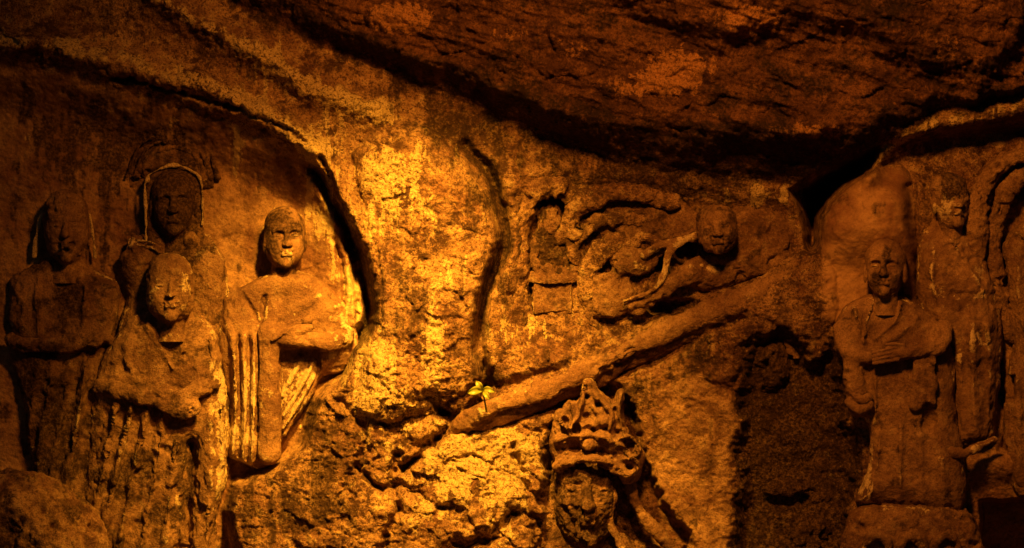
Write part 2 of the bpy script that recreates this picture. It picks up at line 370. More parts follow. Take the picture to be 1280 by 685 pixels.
for cx, cy, rx, ry, a in ((560, 166, 46, 30, .42), (90, 200, 120, 60, .12), (150, 170, 60, 40, .25), (690, 330, 56, 60, .30), (800, 270, 80, 24, .15), (600, 260, 26, 80, .22), (1010, 95, 90, 40, .3), (1060, 460, 18, 60, .3), (440, 470, 40, 20, .1), (520, 375, 18, 40, .35), (560, 480, 30, 16, .2)):
    STAIN_SHADE += a * np.exp(-(((wu - cx) / rx) ** 2 + ((wv_ - cy) / ry) ** 2))
# natural stone: beds that dip to the right, broken facets, grain
au = (U * 0.92 + V * 0.38); av = (-U * 0.38 + V * 0.92)
sm = np.clip(SMO, 0, 1); rough = (1 - 0.72 * sm)
H += 11 * fbm2(U, V, 170, 4, 21) * (1 - .5 * sm)
beds = fbm2(au * 0.32, av, 34, 5, 31, 0.55)
H += OV * 16 * (ridge2((U * .96 + V * .26) * .16, -U * .26 + V * .96, 52, 4, 37, .5) - .5)
H += (6 * OV + 2.6 * (1 - OV)) * beds * rough
f1, j1 = cells2(wu + 10 * beds, wv_, 34, 41, 1.5); f2, j2 = cells2(wu, wv_ + 6 * beds, 13, 53, 1.3); f3, j3 = cells2(wu, wv_, 5.5, 59, 1.15)
rb = np.clip(RUB, 0, 1) * (1 - 0.6 * sm)
H += rb * (4.2 * f1 * ss(0, .08, j1) + 1.8 * f2 * ss(0, .12, j2) + 1.1 * f3)
H += (1 - rb) * rough * ((1.3 + 2.0 * OV) * f1 + (.6 + .8 * OV) * f2 + (.6 + .4 * OV) * f3)
H += 2.2 * fbm2(U, V, 11, 4, 61, 0.70) * (0.45 + 0.55 * rough) + 2 * rough * (ridge2(U, V, 46, 4, 71) - .5)
pk = fbm2(U, V, 26, 3, 83); H -= 2.5 * rough * ss(0.42, 0.8, pk)
VU = U + rb * 3.2 * fbm2(U, V, 14, 3, 91); VV = V + rb * 3.2 * fbm2(U, V, 14, 3, 97)

# patchy lichen, drips and plaster that survives on the proud stone
streak = fbm2(U, V * 0.14, 14, 4, 201, .6); blot = fbm2(U, V, 48, 5, 211, .62); blot2 = fbm2(U, V, 15, 4, 221, .65)
STAIN_SHADE += OV * np.clip(.20 + .40 * fbm2(au * .5, av, 90, 4, 241), 0, .5)
STAIN_SHADE = STAIN_SHADE + np.clip(.20 + .46 * blot + .30 * blot2 + .44 * streak * (1 - OV) * (1 - .6 * rb) * (1 - .9 * sm * ss(700, 800, U)), 0, .72) * (1 - .6 * np.clip(PALE * 2, 0, 1))
PALE = PALE * 1.45 + (.26 * fbm2(U, V, 60, 5, 231, .62) + .16 * blot2 + .46 * fbm2(U, V * .12, 12, 4, 251, .6) * (1 - .7 * rb) * (1 - .95 * sm * ss(700, 800, U))) * (1 - OV * .6) + .13 * ss(380, 470, U) * (1 - ss(640, 760, U)) * (1 - OV)
def surface_at(u, v):
    i = np.clip(np.searchsorted(vsr, v), 0, len(vsr) - 1); j = np.clip(np.searchsorted(us, u), 0, len(us) - 1)
    return float(H[i, j])
PW = place(VU, VV, H).reshape(-1, 3)
WEAR_SHADE = np.stack([np.clip(STAIN_SHADE, 0, 1), np.clip(PALE, 0, 1), sm], -1).reshape(-1, 3)
nv, nu = U.shape
gi = np.arange(nv * nu).reshape(nv, nu)
quads = np.stack([gi[:-1, :-1], gi[1:, :-1], gi[1:, 1:], gi[:-1, 1:]], -1).reshape(-1, 4)
isov = ((lo - wv_) > 0)[:-1, :-1].reshape(-1)
def sub(mask):
    q = quads[mask]; used = np.unique(q); remap = np.full(nv * nu, -1, np.int64); remap[used] = np.arange(len(used))
    return PW[used], remap[q], WEAR_SHADE[used]
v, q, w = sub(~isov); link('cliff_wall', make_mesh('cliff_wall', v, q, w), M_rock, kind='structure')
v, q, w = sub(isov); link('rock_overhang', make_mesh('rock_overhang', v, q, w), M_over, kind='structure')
g = 60.0
link('ground', make_mesh('ground', np.array([(-g, -g, 0), (g, -g, 0), (g, 1.5, 0), (-g, 1.5, 0)]), np.array([[0, 1, 2, 3]]), np.zeros((4, 3))), M_soil, kind='structure')

# ------------------------------------------------------------------ carving tools: distance fields meshed with surface nets
class Carve:
    """a block of stone in survey units: x right, y down, z out of the wall"""
    def __init__(self, x0, x1, y0, y1, z0, z1, res):
        self.res = res; self.o = np.array([x0, y0, z0], float)
        self.ax = np.arange(x0, x1, res); self.ay = np.arange(y0, y1, res); self.az = np.arange(z0, z1, res)
        self.x = self.ax[:, None, None].astype(F); self.y = self.ay[None, :, None].astype(F); self.z = self.az[None, None, :].astype(F)
        self.x2 = self.x[:, :, 0]; self.y2 = self.y[:, :, 0]
        self.f = np.full((len(self.ax), len(self.ay), len(self.az)), 60.0, F)
    def add(self, g, k=3.0):
        if k <= 0: self.f = np.minimum(self.f, g); return self
        h = np.clip(k - np.abs(self.f - g), 0, None) / k
        self.f = np.minimum(self.f, g) - h * h * k * F(.25); return self
    def cut(self, g, k=2.0):
        h = np.clip(k - np.abs(self.f + g), 0, None) / k
        self.f = np.maximum(self.f, -g) + h * h * k * F(.25); return self
    def ell(self, c, r, rot=0.0, tilt=0.0):
        dx = self.x - c[0]; dy = self.y - c[1]; dz = self.z - c[2]
        if rot:
            a = math.radians(rot); dx, dy = dx * math.cos(a) + dy * math.sin(a), -dx * math.sin(a) + dy * math.cos(a)
        if tilt:
            a = math.radians(tilt); dy, dz = dy * math.cos(a) + dz * math.sin(a), -dy * math.sin(a) + dz * math.cos(a)
        q = np.sqrt((dx / r[0]) ** 2 + (dy / r[1]) ** 2 + (dz / r[2]) ** 2)
        return (q - 1) * F(min(r) * .65 + max(r) * .35 if min(r) > 3 else min(r))
    def cap(self, a, b, ra, rb=None):
        rb = ra if rb is None else rb
        ax, ay, az = a; bx, by, bz = b[0] - ax, b[1] - ay, b[2] - az; l2 = bx * bx + by * by + bz * bz + 1e-9
        t = np.clip(((self.x - ax) * bx + (self.y - ay) * by + (self.z - az) * bz) / l2, 0, 1)
        return np.sqrt((self.x - ax - t * bx) ** 2 + (self.y - ay - t * by) ** 2 + (self.z - az - t * bz) ** 2) - (ra + (rb - ra) * t)
    def tube(self, pts, r0, r1=None, n=3):
        P = smooth_line(pts, n); r1 = r0 if r1 is None else r1; m = len(P) - 1; g = None
        for i in range(m):
            c = self.cap(P[i], P[i + 1], r0 + (r1 - r0) * i / m, r0 + (r1 - r0) * (i + 1) / m)
            g = c if g is None else np.minimum(g, c)
        return g
    def box(self, c, h, r=2.0):
        q = [np.abs(s - c[i]) - (h[i] - r) for i, s in enumerate((self.x, self.y, self.z))]
        o = np.sqrt(sum(np.clip(v, 0, None) ** 2 for v in q)); return o + np.minimum(np.maximum(np.maximum(q[0], q[1]), q[2]), 0) - r
    def slab(self, pts, front, rnd, folds=(), smooth=3, back=-200):
        """relief body: drawn outline, round shoulders of radius rnd, front height (number or 2D array), folds [(line, width, height, taper)]"""
        p = dpoly(self.x2, self.y2, pts, smooth); e = np.clip(-p / rnd, 0, 1)
        zf = front - rnd * 0.9 * (1 - np.sqrt(np.clip(1 - (1 - e) ** 2, 0, 1)))
        for fo in folds:
            d, r = dline(self.x2, self.y2, fo[0]); tp_ = fo[3] if len(fo) > 3 else 0.5
            zf = zf + fo[2] * (1.35 + .7 * noise2(self.x2 / 23, self.y2 / 23, 5)) * np.exp(-(d / fo[1]) ** 2) * ss(0, .12, r + .06) * (1 - tp_ * r)
        g = np.maximum((self.z - zf[:, :, None].astype(F)) * F(.75), p[:, :, None].astype(F))
        return np.maximum(g, back - self.z)
    def mesh(self, grain=1.0, seed=1, chips=0.0):
        f = self.f; s = f < 0
        c = [s[i:s.shape[0] - 1 + i, j:s.shape[1] - 1 + j, k:s.shape[2] - 1 + k] for i in (0, 1) for j in (0, 1) for k in (0, 1)]
        cnt = sum(a.astype(np.int8) for a in c); act = (cnt > 0) & (cnt < 8); I = np.argwhere(act)
        idx = np.full(act.shape, -1, np.int64); idx[act] = np.arange(len(I))
        acc = np.zeros((len(I), 3)); n = np.zeros(len(I))
        val = {(i, j, k): f[I[:, 0] + i, I[:, 1] + j, I[:, 2] + k] for i in (0, 1) for j in (0, 1) for k in (0, 1)}
        for a in val:
            for ax in range(3):
                if a[ax]: continue
                b = list(a); b[ax] = 1; b = tuple(b); va, vb = val[a], val[b]; x = (va < 0) != (vb < 0)
                t = np.where(x, va / np.where(x, va - vb, 1), 0)
                p = np.repeat(np.array(a, float)[None], len(I), 0); p[:, ax] += t
                acc[x] += p[x]; n[x] += 1
        P = self.o + (I + acc / n[:, None]) * self.res
        Q = []
        for ax in range(3):
            o1, o2 = [(1, 2), (2, 0), (0, 1)][ax]
            lo_ = [slice(1, -1)] * 3; lo_[ax] = slice(0, -1); hi = [slice(1, -1)] * 3; hi[ax] = slice(1, None)
            A = s[tuple(lo_)]; B = s[tuple(hi)]; E = np.argwhere(A != B); flip = A[A != B]
            off = np.ones(3, int); off[ax] = 0; E = E + off
            def ci(d1, d2):
                J = E.copy(); J[:, o1] -= d1; J[:, o2] -= d2; return idx[J[:, 0], J[:, 1], J[:, 2]]
            qd = np.stack([ci(1, 1), ci(0, 1), ci(0, 0), ci(1, 0)], -1)
            qd[~flip] = qd[~flip][:, ::-1]; Q.append(qd)
        Q = np.concatenate(Q); Q = Q[(Q >= 0).all(1)]
        Q = Q[:, ::-1]                      # y runs down, so the handedness flips once
        if grain > 0:
            r = np.clip(np.round((P - self.o) / self.res).astype(int), 1, np.array(f.shape) - 2)
            G = np.stack([f[r[:, 0] + 1, r[:, 1], r[:, 2]] - f[r[:, 0] - 1, r[:, 1], r[:, 2]], f[r[:, 0], r[:, 1] + 1, r[:, 2]] - f[r[:, 0], r[:, 1] - 1, r[:, 2]],
                          f[r[:, 0], r[:, 1], r[:, 2] + 1] - f[r[:, 0], r[:, 1], r[:, 2] - 1]], -1)
            G /= np.linalg.norm(G, axis=1, keepdims=True) + 1e-6
            a = 2.0 * fbm3(P, 42, 2, seed + 70) + 1.6 * fbm3(P, 16, 3, seed) + 0.8 * fbm3(P, 5, 3, seed + 40)
            k = fbm3(P, 22, 3, seed + 90); a = a - (2.6 + 1.3 * chips) * ss(.25, .7, k)
            rr = np.clip(r, 3, np.array(f.shape) - 4); i, j, k_ = rr.T
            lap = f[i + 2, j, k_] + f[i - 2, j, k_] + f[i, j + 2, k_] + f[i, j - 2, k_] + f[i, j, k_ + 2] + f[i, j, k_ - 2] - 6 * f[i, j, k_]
            self.worn = np.clip((lap / self.res - .5) / 1.5, 0, 1)          # convex edges paler: rubbed stone, and rim light put into the colour
            P = P + G * (a * grain)[:, None]
        else: self.worn = np.zeros(len(P))
        return P, Q

RELIEF = None
def blob(P, c, r):
    d = 0
    for i in range(len(c)): d = d + ((P[:, i] - c[i]) / r[i]) ** 2
    return np.exp(-d)

def part(name, carve, parent, mat=None, grain=1.0, seed=1, chips=0.0, stain=0.0, pale=0.0, smo=0.5, stains=(), pales=(), label=None, relief=None):
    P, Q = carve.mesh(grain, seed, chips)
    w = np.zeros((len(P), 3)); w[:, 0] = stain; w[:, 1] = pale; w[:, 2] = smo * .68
    for c, r, a in stains: w[:, 0] += a * blob(P, c, r)
    for c, r, a in pales: w[:, 1] += a * blob(P, c, r)
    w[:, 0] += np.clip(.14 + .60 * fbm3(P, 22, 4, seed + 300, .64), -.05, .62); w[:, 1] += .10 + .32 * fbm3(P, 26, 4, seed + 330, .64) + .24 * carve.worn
    if relief is not None: P[:, 2] = relief[2] + (P[:, 2] - relief[0]) * relief[1]
    elif RELIEF is not None: P[:, 2] = RELIEF[0] + (P[:, 2] - RELIEF[0]) * RELIEF[1] + (RELIEF[2] if len(RELIEF) > 2 else 0)
    W = place(P[:, 0], P[:, 1], P[:, 2])
    if parent is not None: W = W - np.array(parent.location)
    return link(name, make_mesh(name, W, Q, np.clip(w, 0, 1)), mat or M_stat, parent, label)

def thing(name, u, v, z, label, cat, group=None):
    o = link(name, None, None, None, label, cat, group); o.location = tuple(place(np.array(u, float), np.array(v, float), np.array(z, float))); return o

def head(cx, top, chin, w, cz, parent, yaw=0, roll=0, pitch=0, face=1.0, ears=1.0, res=0.95, grain=.6, seed=1, neck=True, cap=0.0, stretch=1.0, name='head', extra=None, chips=0., jaw=1.0, **kw):
    """a carved head: skull, jaw, brow, lidded eyes, nose, lips, chin, long ears"""
    h = (chin - top) / 2; cy = (top + chin) / 2; R = w / 2
    m = R * .5 + 8
    C = Carve(cx - R - m, cx + R + m, top - 8, chin + h * .55, cz - R * 1.5, cz + R * 1.75, res)
    gx, gy, gz = C.x - cx, -(C.y - cy), C.z - cz
    a = math.radians(roll); gx, gy = gx * math.cos(a) + gy * math.sin(a), -gx * math.sin(a) + gy * math.cos(a)
    a = math.radians(pitch); gy, gz = gy * math.cos(a) + gz * math.sin(a), -gy * math.sin(a) + gz * math.cos(a)
    a = math.radians(yaw); gx, gz = gx * math.cos(a) - gz * math.sin(a), gx * math.sin(a) + gz * math.cos(a)
    x = gx / R; y = gy / h; z = gz / (R * 1.12)
    sc = F((R + h) * .45)
    def E(c, r): return (np.sqrt(((x - c[0]) / r[0]) ** 2 + ((y - c[1]) / r[1]) ** 2 + ((z - c[2]) / r[2]) ** 2) - 1) * F(min(r)) * sc
    def Cp(a, b, r0, r1):
        bx, by, bz = b[0] - a[0], b[1] - a[1], b[2] - a[2]; l2 = bx * bx + by * by + bz * bz
        t = np.clip(((x - a[0]) * bx + (y - a[1]) * by + (z - a[2]) * bz) / l2, 0, 1)
        return (np.sqrt((x - a[0] - t * bx) ** 2 + (y - a[1] - t * by) ** 2 + (z - a[2] - t * bz) ** 2) - (r0 + (r1 - r0) * t)) * sc
    C.add(E((0, .34, -.08), (.95, .66, .98)), 0)
    C.add(E((0, -.28, .08), (.80 * jaw, .72, .80)), .26 * sc)
    for s_ in (-1, 1): C.add(E((s_ * .42, -.22, .45), (.30, .30, .34)), .2 * sc)
    if neck: C.add(Cp((0, -.55, -.25), (0, -1.6, -.40), .52, .66), .15 * sc)
    if face > 0:
        f_ = face
        C.add(Cp((-.55, .20, .72), (-.12, .22, .86), .10 * f_, .08 * f_), .12 * sc); C.add(Cp((.55, .20, .72), (.12, .22, .86), .10 * f_, .08 * f_), .12 * sc)
        for s_ in (-1, 1):
            C.cut(E((s_ * .36, .07, .92), (.29, .16, .28 * f_)), .10 * sc)
            C.add(E((s_ * .36, .035, .70), (.235, .105, .155)), .04 * sc)
            C.cut(Cp((s_ * .18, .00, .90), (s_ * .54, .015, .78), .028, .028), .03 * sc)
        C.add(Cp((0, .18, .84), (0, -.20, 1.02), .085, .16), .12 * sc)
        for s_ in (-1, 1): C.add(E((s_ * .13, -.22, .95), (.11, .075, .11)), .06 * sc)
        C.cut(E((0, -.33, .98), (.30, .05, .12)), .08 * sc)
        for s_ in (-1, 1): C.add(Cp((0, -.42, .91), (s_ * .27, -.41, .80), .085, .04), .05 * sc)
        C.add(Cp((-.17, -.535, .85), (.17, -.535, .87), .085, .085), .06 * sc)
        C.cut(Cp((-.33, -.47, .84), (.33, -.47, .84), .032, .032), .03 * sc)
        C.cut(E((0, -.64, .92), (.24, .045, .10)), .08 * sc)
        C.add(E((0, -.80, .66), (.27, .17, .22)), .14 * sc)
    if ears > 0:
        for s_ in (-1, 1):
            C.add(E((s_ * .93, -.10, -.06), (.10, .44 * ears, .24)), .06 * sc); C.cut(E((s_ * 1.03, .02, -.02), (.06, .20, .12)), .05 * sc)
            C.add(E((s_ * .92, -.50 * ears, -.02), (.10, .18, .15)), .05 * sc)
    if cap > 0: C.add(E((0, .36, -.10), (1.0, .70, 1.02)) + np.clip((cap - y) * sc, 0, None), .05 * sc)
    if extra: extra(C, E, Cp, sc, (x, y, z))
    rl = RELIEF or (0, 1); zc = rl[0] + (cz - rl[0]) * rl[1] + (rl[2] if len(rl) > 2 else 0)
    return part(name, C, parent, relief=(cz, .95, zc + 3), grain=grain, seed=seed, chips=chips, **kw)

# ------------------------------------------------------------------ left niche
RELIEF = (-66, 0.70)
# tall figure at the back, dark face in a bright-edged hood
t = thing('buddha_statue', 216, 420, -50, 'tall stone figure with soot-dark face and thin bright hood rim, behind the niche group', 'statue')
def hood(C, E, Cp, sc, xyz):
    C.add(E((0, .42, -.35), (1.12, .68, .8)), .05 * sc)
head(217, 212, 296, 60, -32, t, face=.95, ears=.6, seed=3, stain=.70, smo=.8, grain=.4, stains=[((217, 255, -10), (30, 36, 40), .35)])
C = Carve(172, 262, 196, 320, -90, 0, 1.2)
C.add(C.slab([(183, 310), (182, 262), (182, 226), (194, 215), (218, 207), (240, 215), (252, 230), (253, 280), (256, 310)], -26, 5), 0)
part('hood', C, t, grain=.8, seed=4, stain=.62, smo=.5)
C = Carve(172, 262, 196, 312, -66, 0, 1.0)
C.add(C.tube([(183, 300, -22), (182, 262, -22), (182, 226, -21), (194, 214, -21), (218, 206, -21), (240, 214, -21), (252, 230, -21), (253, 280, -22)], 2.0), 0)
C.add(C.ell((185, 225, -21), (5, 5, 4)), 2); C.add(C.ell((219, 206, -21), (5, 3.5, 4)), 2)
part('hood_rim', C, t, grain=.8, seed=5, pale=.55, smo=.2)  # rim paled, the light it catches put into the colour
C = Carve(140, 300, 282, 470, -100, 10, 1.5)
C.add(C.slab([(196, 286), (168, 298), (154, 314), (151, 345), (160, 372), (152, 400), (150, 470), (296, 470), (290, 380), (284, 335), (270, 304), (242, 286)], -26, 26,
             [([(268, 304), (283, 335), (286, 372), (284, 400)], 3, 7, .2), ([(196, 296), (206, 330), (222, 350)], 6, 6), ([(244, 296), (236, 325), (222, 350)], 6, 6), ([(250, 320), (262, 360), (262, 400)], 7, 6)]), 0)
C.add(C.ell((170, 326, -36), (20, 30, 22)), 8); C.add(C.ell((262, 340, -36), (22, 36, 20)), 8)
C.add(C.ell((238, 300, -24), (7, 9, 6)), 3)
for y in (300, 306): C.add(C.tube([(172, y, -20), (190, y + 3, -18), (200, y + 10, -18)], 2.0), 2)
part('robe', C, t, grain=1.3, seed=7, chips=1., stain=.24, pale=.10, smo=.2, stains=[((222, 318, -20), (16, 16, 40), .5)], pales=[((165, 302, -25), (16, 8, 30), .35), ((282, 370, -30), (8, 50, 40), .35)])  # right edge paled, its rim light put into the colour
# ringed halo cut over it
t = thing('carved_halo', 215, 214, -62, 'faint ringed stone halo behind the hooded dark-faced figure', 'halo')
C = Carve(154, 280, 144, 236, -100, 0, 1.4)
C.add(C.ell((216, 226, -62), (56, 70, 22)), 0)
for k in range(4):
    q = 30 + k * 9; C.add(C.tube([(216 - q, 222, -46), (216 - q * .72, 222 - q * .72, -43), (216, 222 - q, -41), (216 + q * .72, 222 - q * .72, -43), (216 + q, 222, -46)], 2.6), 4)
part('halo_ring', C, t, grain=1.6, seed=9, chips=1.5, stain=.42, smo=.3)

# left monk
t = thing('monk_statue', 80, 640, -40, 'dim worn stone monk with long thin ears, leftmost of the niche group', 'statue')
def hood1(C, E, Cp, sc, xyz):
    C.add(E((0, -.25, -.85), (1.2, .8, .5)), .05 * sc)
head(82, 239, 330, 58, -30, t, jaw=1.16, face=.22, ears=0, seed=13, grain=1.1, chips=1.0, stain=.14, smo=.45, stains=[((82, 312, 0), (22, 20, 40), .3)])
for s_, x, pts in ((0, 46, [(52, 268, -46), (48, 282, -43), (45, 300, -42), (43, 320, -43)]), (1, 116, [(112, 268, -46), (115, 285, -43), (117, 300, -42), (119, 322, -43)])):
    C = Carve(x - 14, x + 14, 262, 330, -64, -28, 1.0); C.add(C.tube(pts, 1.7, 2.2), 0); part('ear', C, t, grain=.7, seed=15 + s_, pale=.55, smo=.2)
C = Carve(-6, 160, 312, 690, -110, 30, 1.7)
C.add(C.slab([(60, 320), (32, 336), (15, 352), (11, 385), (15, 425), (12, 445), (26, 480), (36, 560), (46, 620), (60, 680), (120, 680), (124, 560), (128, 470), (136, 442), (138, 420), (146, 392), (150, 366), (140, 348), (112, 332), (104, 320)], -22, 30,
             [([(47, 348), (46, 380), (48, 418)], 3.5, 6, 0), ([(106, 356), (104, 385), (102, 420)], 3.5, 7, 0), ([(108, 446), (98, 520), (82, 610)], 6, 12, .2), ([(88, 450), (74, 530), (62, 610)], 5, 6, .2), ([(66, 450), (54, 530), (46, 590)], 5, 6, .2),
              ([(48, 450), (36, 520), (36, 560)], 5, 6, .2), ([(122, 450), (118, 540), (108, 640)], 6, 7, .2), ([(126, 370), (134, 400), (130, 430)], 7, 5), ([(22, 360), (26, 395), (24, 424)], 7, 5)]), 0)
C.add(C.tube([(14, 424, -24), (30, 432, -10), (70, 430, -2), (110, 428, -4), (134, 424, -20)], 9, 10), 5)
C.cut(C.box((77, 388, -14), (25, 30, 6), 5), 8)
C.cut(C.tube([(34, 446, -8), (70, 446, 0), (106, 443, -2)], 4.5), 3)
part('robe', C, t, grain=1.3, seed=17, chips=1., stain=.20, smo=.35, stains=[((77, 388, -10), (26, 30, 40), .45), ((60, 530, -10), (50, 90, 90), .38)], pales=[((125, 390, -10), (16, 36, 40), .2), ((92, 540, -10), (10, 60, 40), .25)])  # recessed chest darkened, shade put into the colour

# front monk with the worn face
t = thing('monk_statue', 200, 700, -20, 'front stone monk with blank worn face and sleeves folded together, in left niche', 'statue')
head(213, 315, 404, 62, 4, t, face=.10, ears=0, seed=23, grain=.9, chips=.5, stain=.0, smo=.5, pale=.2, jaw=1.18, roll=0, stains=[((221, 350, 30), (3, 3, 20), .8), ((236, 351, 30), (3, 3, 20), .8), ((213, 410, 0), (30, 8, 60), .4)])  # shade below the chin and in the eye pits put into the colour
C = Carve(92, 300, 384, 720, -110, 60, 1.7)
C.add(C.slab([(188, 388), (164, 396), (150, 416), (134, 440), (122, 470), (116, 500), (110, 560), (106, 640), (108, 716), (262, 716), (268, 650), (280, 610), (287, 545), (285, 500), (277, 450), (268, 412), (242, 390)], 4, 34,
             [([(166, 500), (152, 560), (134, 640), (124, 700)], 5, 13, .1), ([(186, 506), (174, 560), (156, 640), (146, 700)], 5, 12, .1), ([(204, 512), (196, 580), (182, 650), (174, 700)], 5.5, 10, .1), ([(146, 500), (132, 570), (118, 640)], 5, 9, .1),
              ([(222, 540), (214, 600), (206, 690)], 5, 9, .1), ([(262, 520), (264, 600), (258, 690)], 7, 14, .1), ([(276, 500), (278, 560), (268, 650)], 4, 9, .1), ([(180, 400), (200, 430), (214, 460)], 5, 6), ([(250, 400), (232, 430), (216, 460)], 5, 6),
              ([(240, 550), (236, 620), (232, 700)], 8, -26, 0), ([(160, 420), (158, 450), (166, 474)], 4, 6), ([(262, 420), (266, 450), (258, 480)], 5, 6)]), 0)
C.add(C.tube([(124, 482, -6), (148, 488, 16), (180, 494, 26), (210, 498, 28), (240, 490, 24), (268, 480, 4)], 10, 10), 6)
C.add(C.ell((226, 510, 26), (28, 15, 16)), 6)
C.cut(C.tube([(196, 520, 26), (214, 530, 36), (236, 540, 34)], 7), 4)
C.cut(C.tube([(130, 505, 6), (160, 510, 26), (190, 514, 34)], 4), 4)
part('robe', C, t, grain=1.35, seed=27, chips=1., stain=.14, smo=.3, stains=[((236, 620, 10), (10, 70, 60), .5), ((160, 600, 10), (60, 90, 90), .32), ((222, 530, 40), (24, 16, 40), .35)], pales=[((276, 560, 0), (10, 90, 60), .40), ((270, 480, 0), (14, 40, 50), .25)])  # lit right edge and shaded sleeve gap put into the colour

# right monk of the niche
t = thing('monk_statue', 330, 586, -30, 'well-lit stone monk with dark forehead, pale chin and a long hanging sleeve', 'statue')
head(356, 258, 336, 54, -18, t, jaw=1.12, face=1.0, ears=.55, seed=33, grain=.45, smo=.8, yaw=6, stain=.34, stains=[((350, 278, 10), (24, 24, 50), .30), ((338, 306, 10), (10, 18, 50), .3), ((356, 336, 0), (20, 5, 60), .4)], pales=[((358, 320, 14), (15, 7, 22), .42), ((374, 298, 10), (8, 16, 20), .30)])  # thin dark patch under the chin is painted shade
C = Carve(262, 456, 330, 600, -110, 44, 1.4)
C.add(C.slab([(342, 338), (318, 350), (292, 367), (277, 388), (273, 410), (272, 440), (281, 480), (286, 530), (282, 566), (300, 579), (322, 585), (346, 574), (354, 545), (372, 520), (392, 492), (402, 470), (424, 466), (446, 446), (445, 412), (439, 394), (426, 372), (406, 354), (380, 339)], -4, 34,
             [([(302, 366), (314, 386), (326, 408)], 3, -6, 0), ([(331, 368), (328, 390), (327, 410)], 2.4, -6, 0), ([(402, 366), (368, 384), (336, 410)], 9, 4.5, .5), ([(414, 384), (388, 402), (352, 420)], 8, 4, .5), ([(392, 358), (358, 374), (338, 392)], 7, 3, .5),
              ([(290, 420), (294, 500), (290, 568)], 4, 9, 0), ([(304, 420), (306, 500), (303, 574)], 4, 9, 0), ([(317, 420), (317, 500), (314, 578)], 4, 9, 0), ([(298, 420), (300, 500), (297, 570)], 2.5, -6, 0), ([(311, 420), (312, 500), (308, 574)], 2.5, -6, 0),
              ([(420, 380), (432, 410), (430, 440)], 8, 6), ([(284, 384), (284, 405), (290, 420)], 6, 6)]), 0)
C.add(C.tube([(292, 375, -26), (316, 362, -14), (345, 353, -8), (378, 354, -10), (404, 366, -22)], 10, 10), 14)       # bare shoulder and neck roll
C.cut(C.tube([(282, 374, -2), (306, 370, 8), (322, 366, 12), (330, 359, 13), (362, 358, 13), (394, 359, 6)], 2.3), 1.5)
C.add(C.tube([(336, 414, 4), (338, 460, 6), (337, 520, 5), (336, 566, 0)], 13, 15), 3)                             # the smooth hanging sleeve
C.add(C.tube([(430, 420, 0), (405, 428, 14), (375, 424, 18), (344, 420, 12)], 14, 10), 6)
C.cut(C.box((374, 446, 6), (25, 10, 26), 4), 3)                                                                     # hollow under the arm
C.cut(C.slab([(352, 440), (398, 438), (396, 472), (374, 512), (354, 540)], 60, 4, back=-22), 3)
C.cut(C.tube([(400, 436, 0), (398, 460, 0), (394, 486, -4)], 4), 2)
part('robe', C, t, grain=.8, seed=37, stain=.02, pale=.12, smo=.6, stains=[((374, 444, -10), (22, 7, 40), .6)], pales=[((430, 420, 0), (24, 44, 50), .30), ((306, 520, 0), (24, 60, 50), .28)])  # dark hollow under the arm is painted shade
C = Carve(346, 404, 438, 556, -70, 10, 1.2)
C.add(C.slab([(350, 452), (392, 446), (394, 470), (374, 514), (352, 546)], -18, 8, [([(392, 452), (376, 484), (354, 520)], 3, 7, 0), ([(376, 452), (362, 476), (352, 494)], 3, 6, 0), ([(394, 470), (376, 500), (354, 536)], 2.5, 6, 0)]), 0)
part('inner_fold', C, t, grain=.7, seed=39, pale=.42, smo=.4)
C = Carve(320, 396, 398, 432, 0, 44, 1.0)
C.add(C.ell((384, 398, 12), (8, 9, 7)), 0)
C.add(C.ell((372, 414, 24), (22, 9, 8), -14), 4)
for k in range(4): C.add(C.cap((366 - k * 5, 410 + k * 3, 29), (346 - k * 2, 416 + k * 3, 25), 3.2, 2.4), 1)
part('hand', C, t, grain=.6, seed=41, smo=.7, pale=.1)

RELIEF = (0, .62, 2)
# ------------------------------------------------------------------ long stone slab that leans across the wall
t = None
C = Carve(524, 1064, 296, 600, -70, 70, 2.0)
ln = [(566, 540, -22), (584, 526, 2), (612, 510, 18), (660, 494, 22), (700, 480, 20), (760, 450, 16), (820, 420, 10), (880, 391, 0), (950, 366, -12), (1036, 330, -26)]
P = smooth_line(ln, 4); g = None
for i in range(len(P) - 1):
    tt = i / (len(P) - 1); r = 8.5 + 6 * tt ** .8 + 1.2 * math.sin(tt * 17) + 1.0 * math.sin(tt * 41)
    cpt = C.cap(P[i], P[i + 1], r, r); g = cpt if g is None else np.minimum(g, cpt)
C.add(g, 0); C.add(C.tube([(600, 524, -10), (700, 490, -10), (820, 432, -18), (940, 378, -34)], 14), 12)
SL = part('leaning_slab', C, None, grain=1.6, seed=51, chips=.8, smo=.45, pale=.02, stains=[((800, 438, 40), (90, 50, 60), .12)], pales=[((640, 500, 40), (60, 30, 40), .28), ((990, 345, 20), (60, 30, 40), .15)])
SL['label'] = 'long rounded stone ridge leaning diagonally from lower middle up to the right'; SL['category'] = 'ledge'

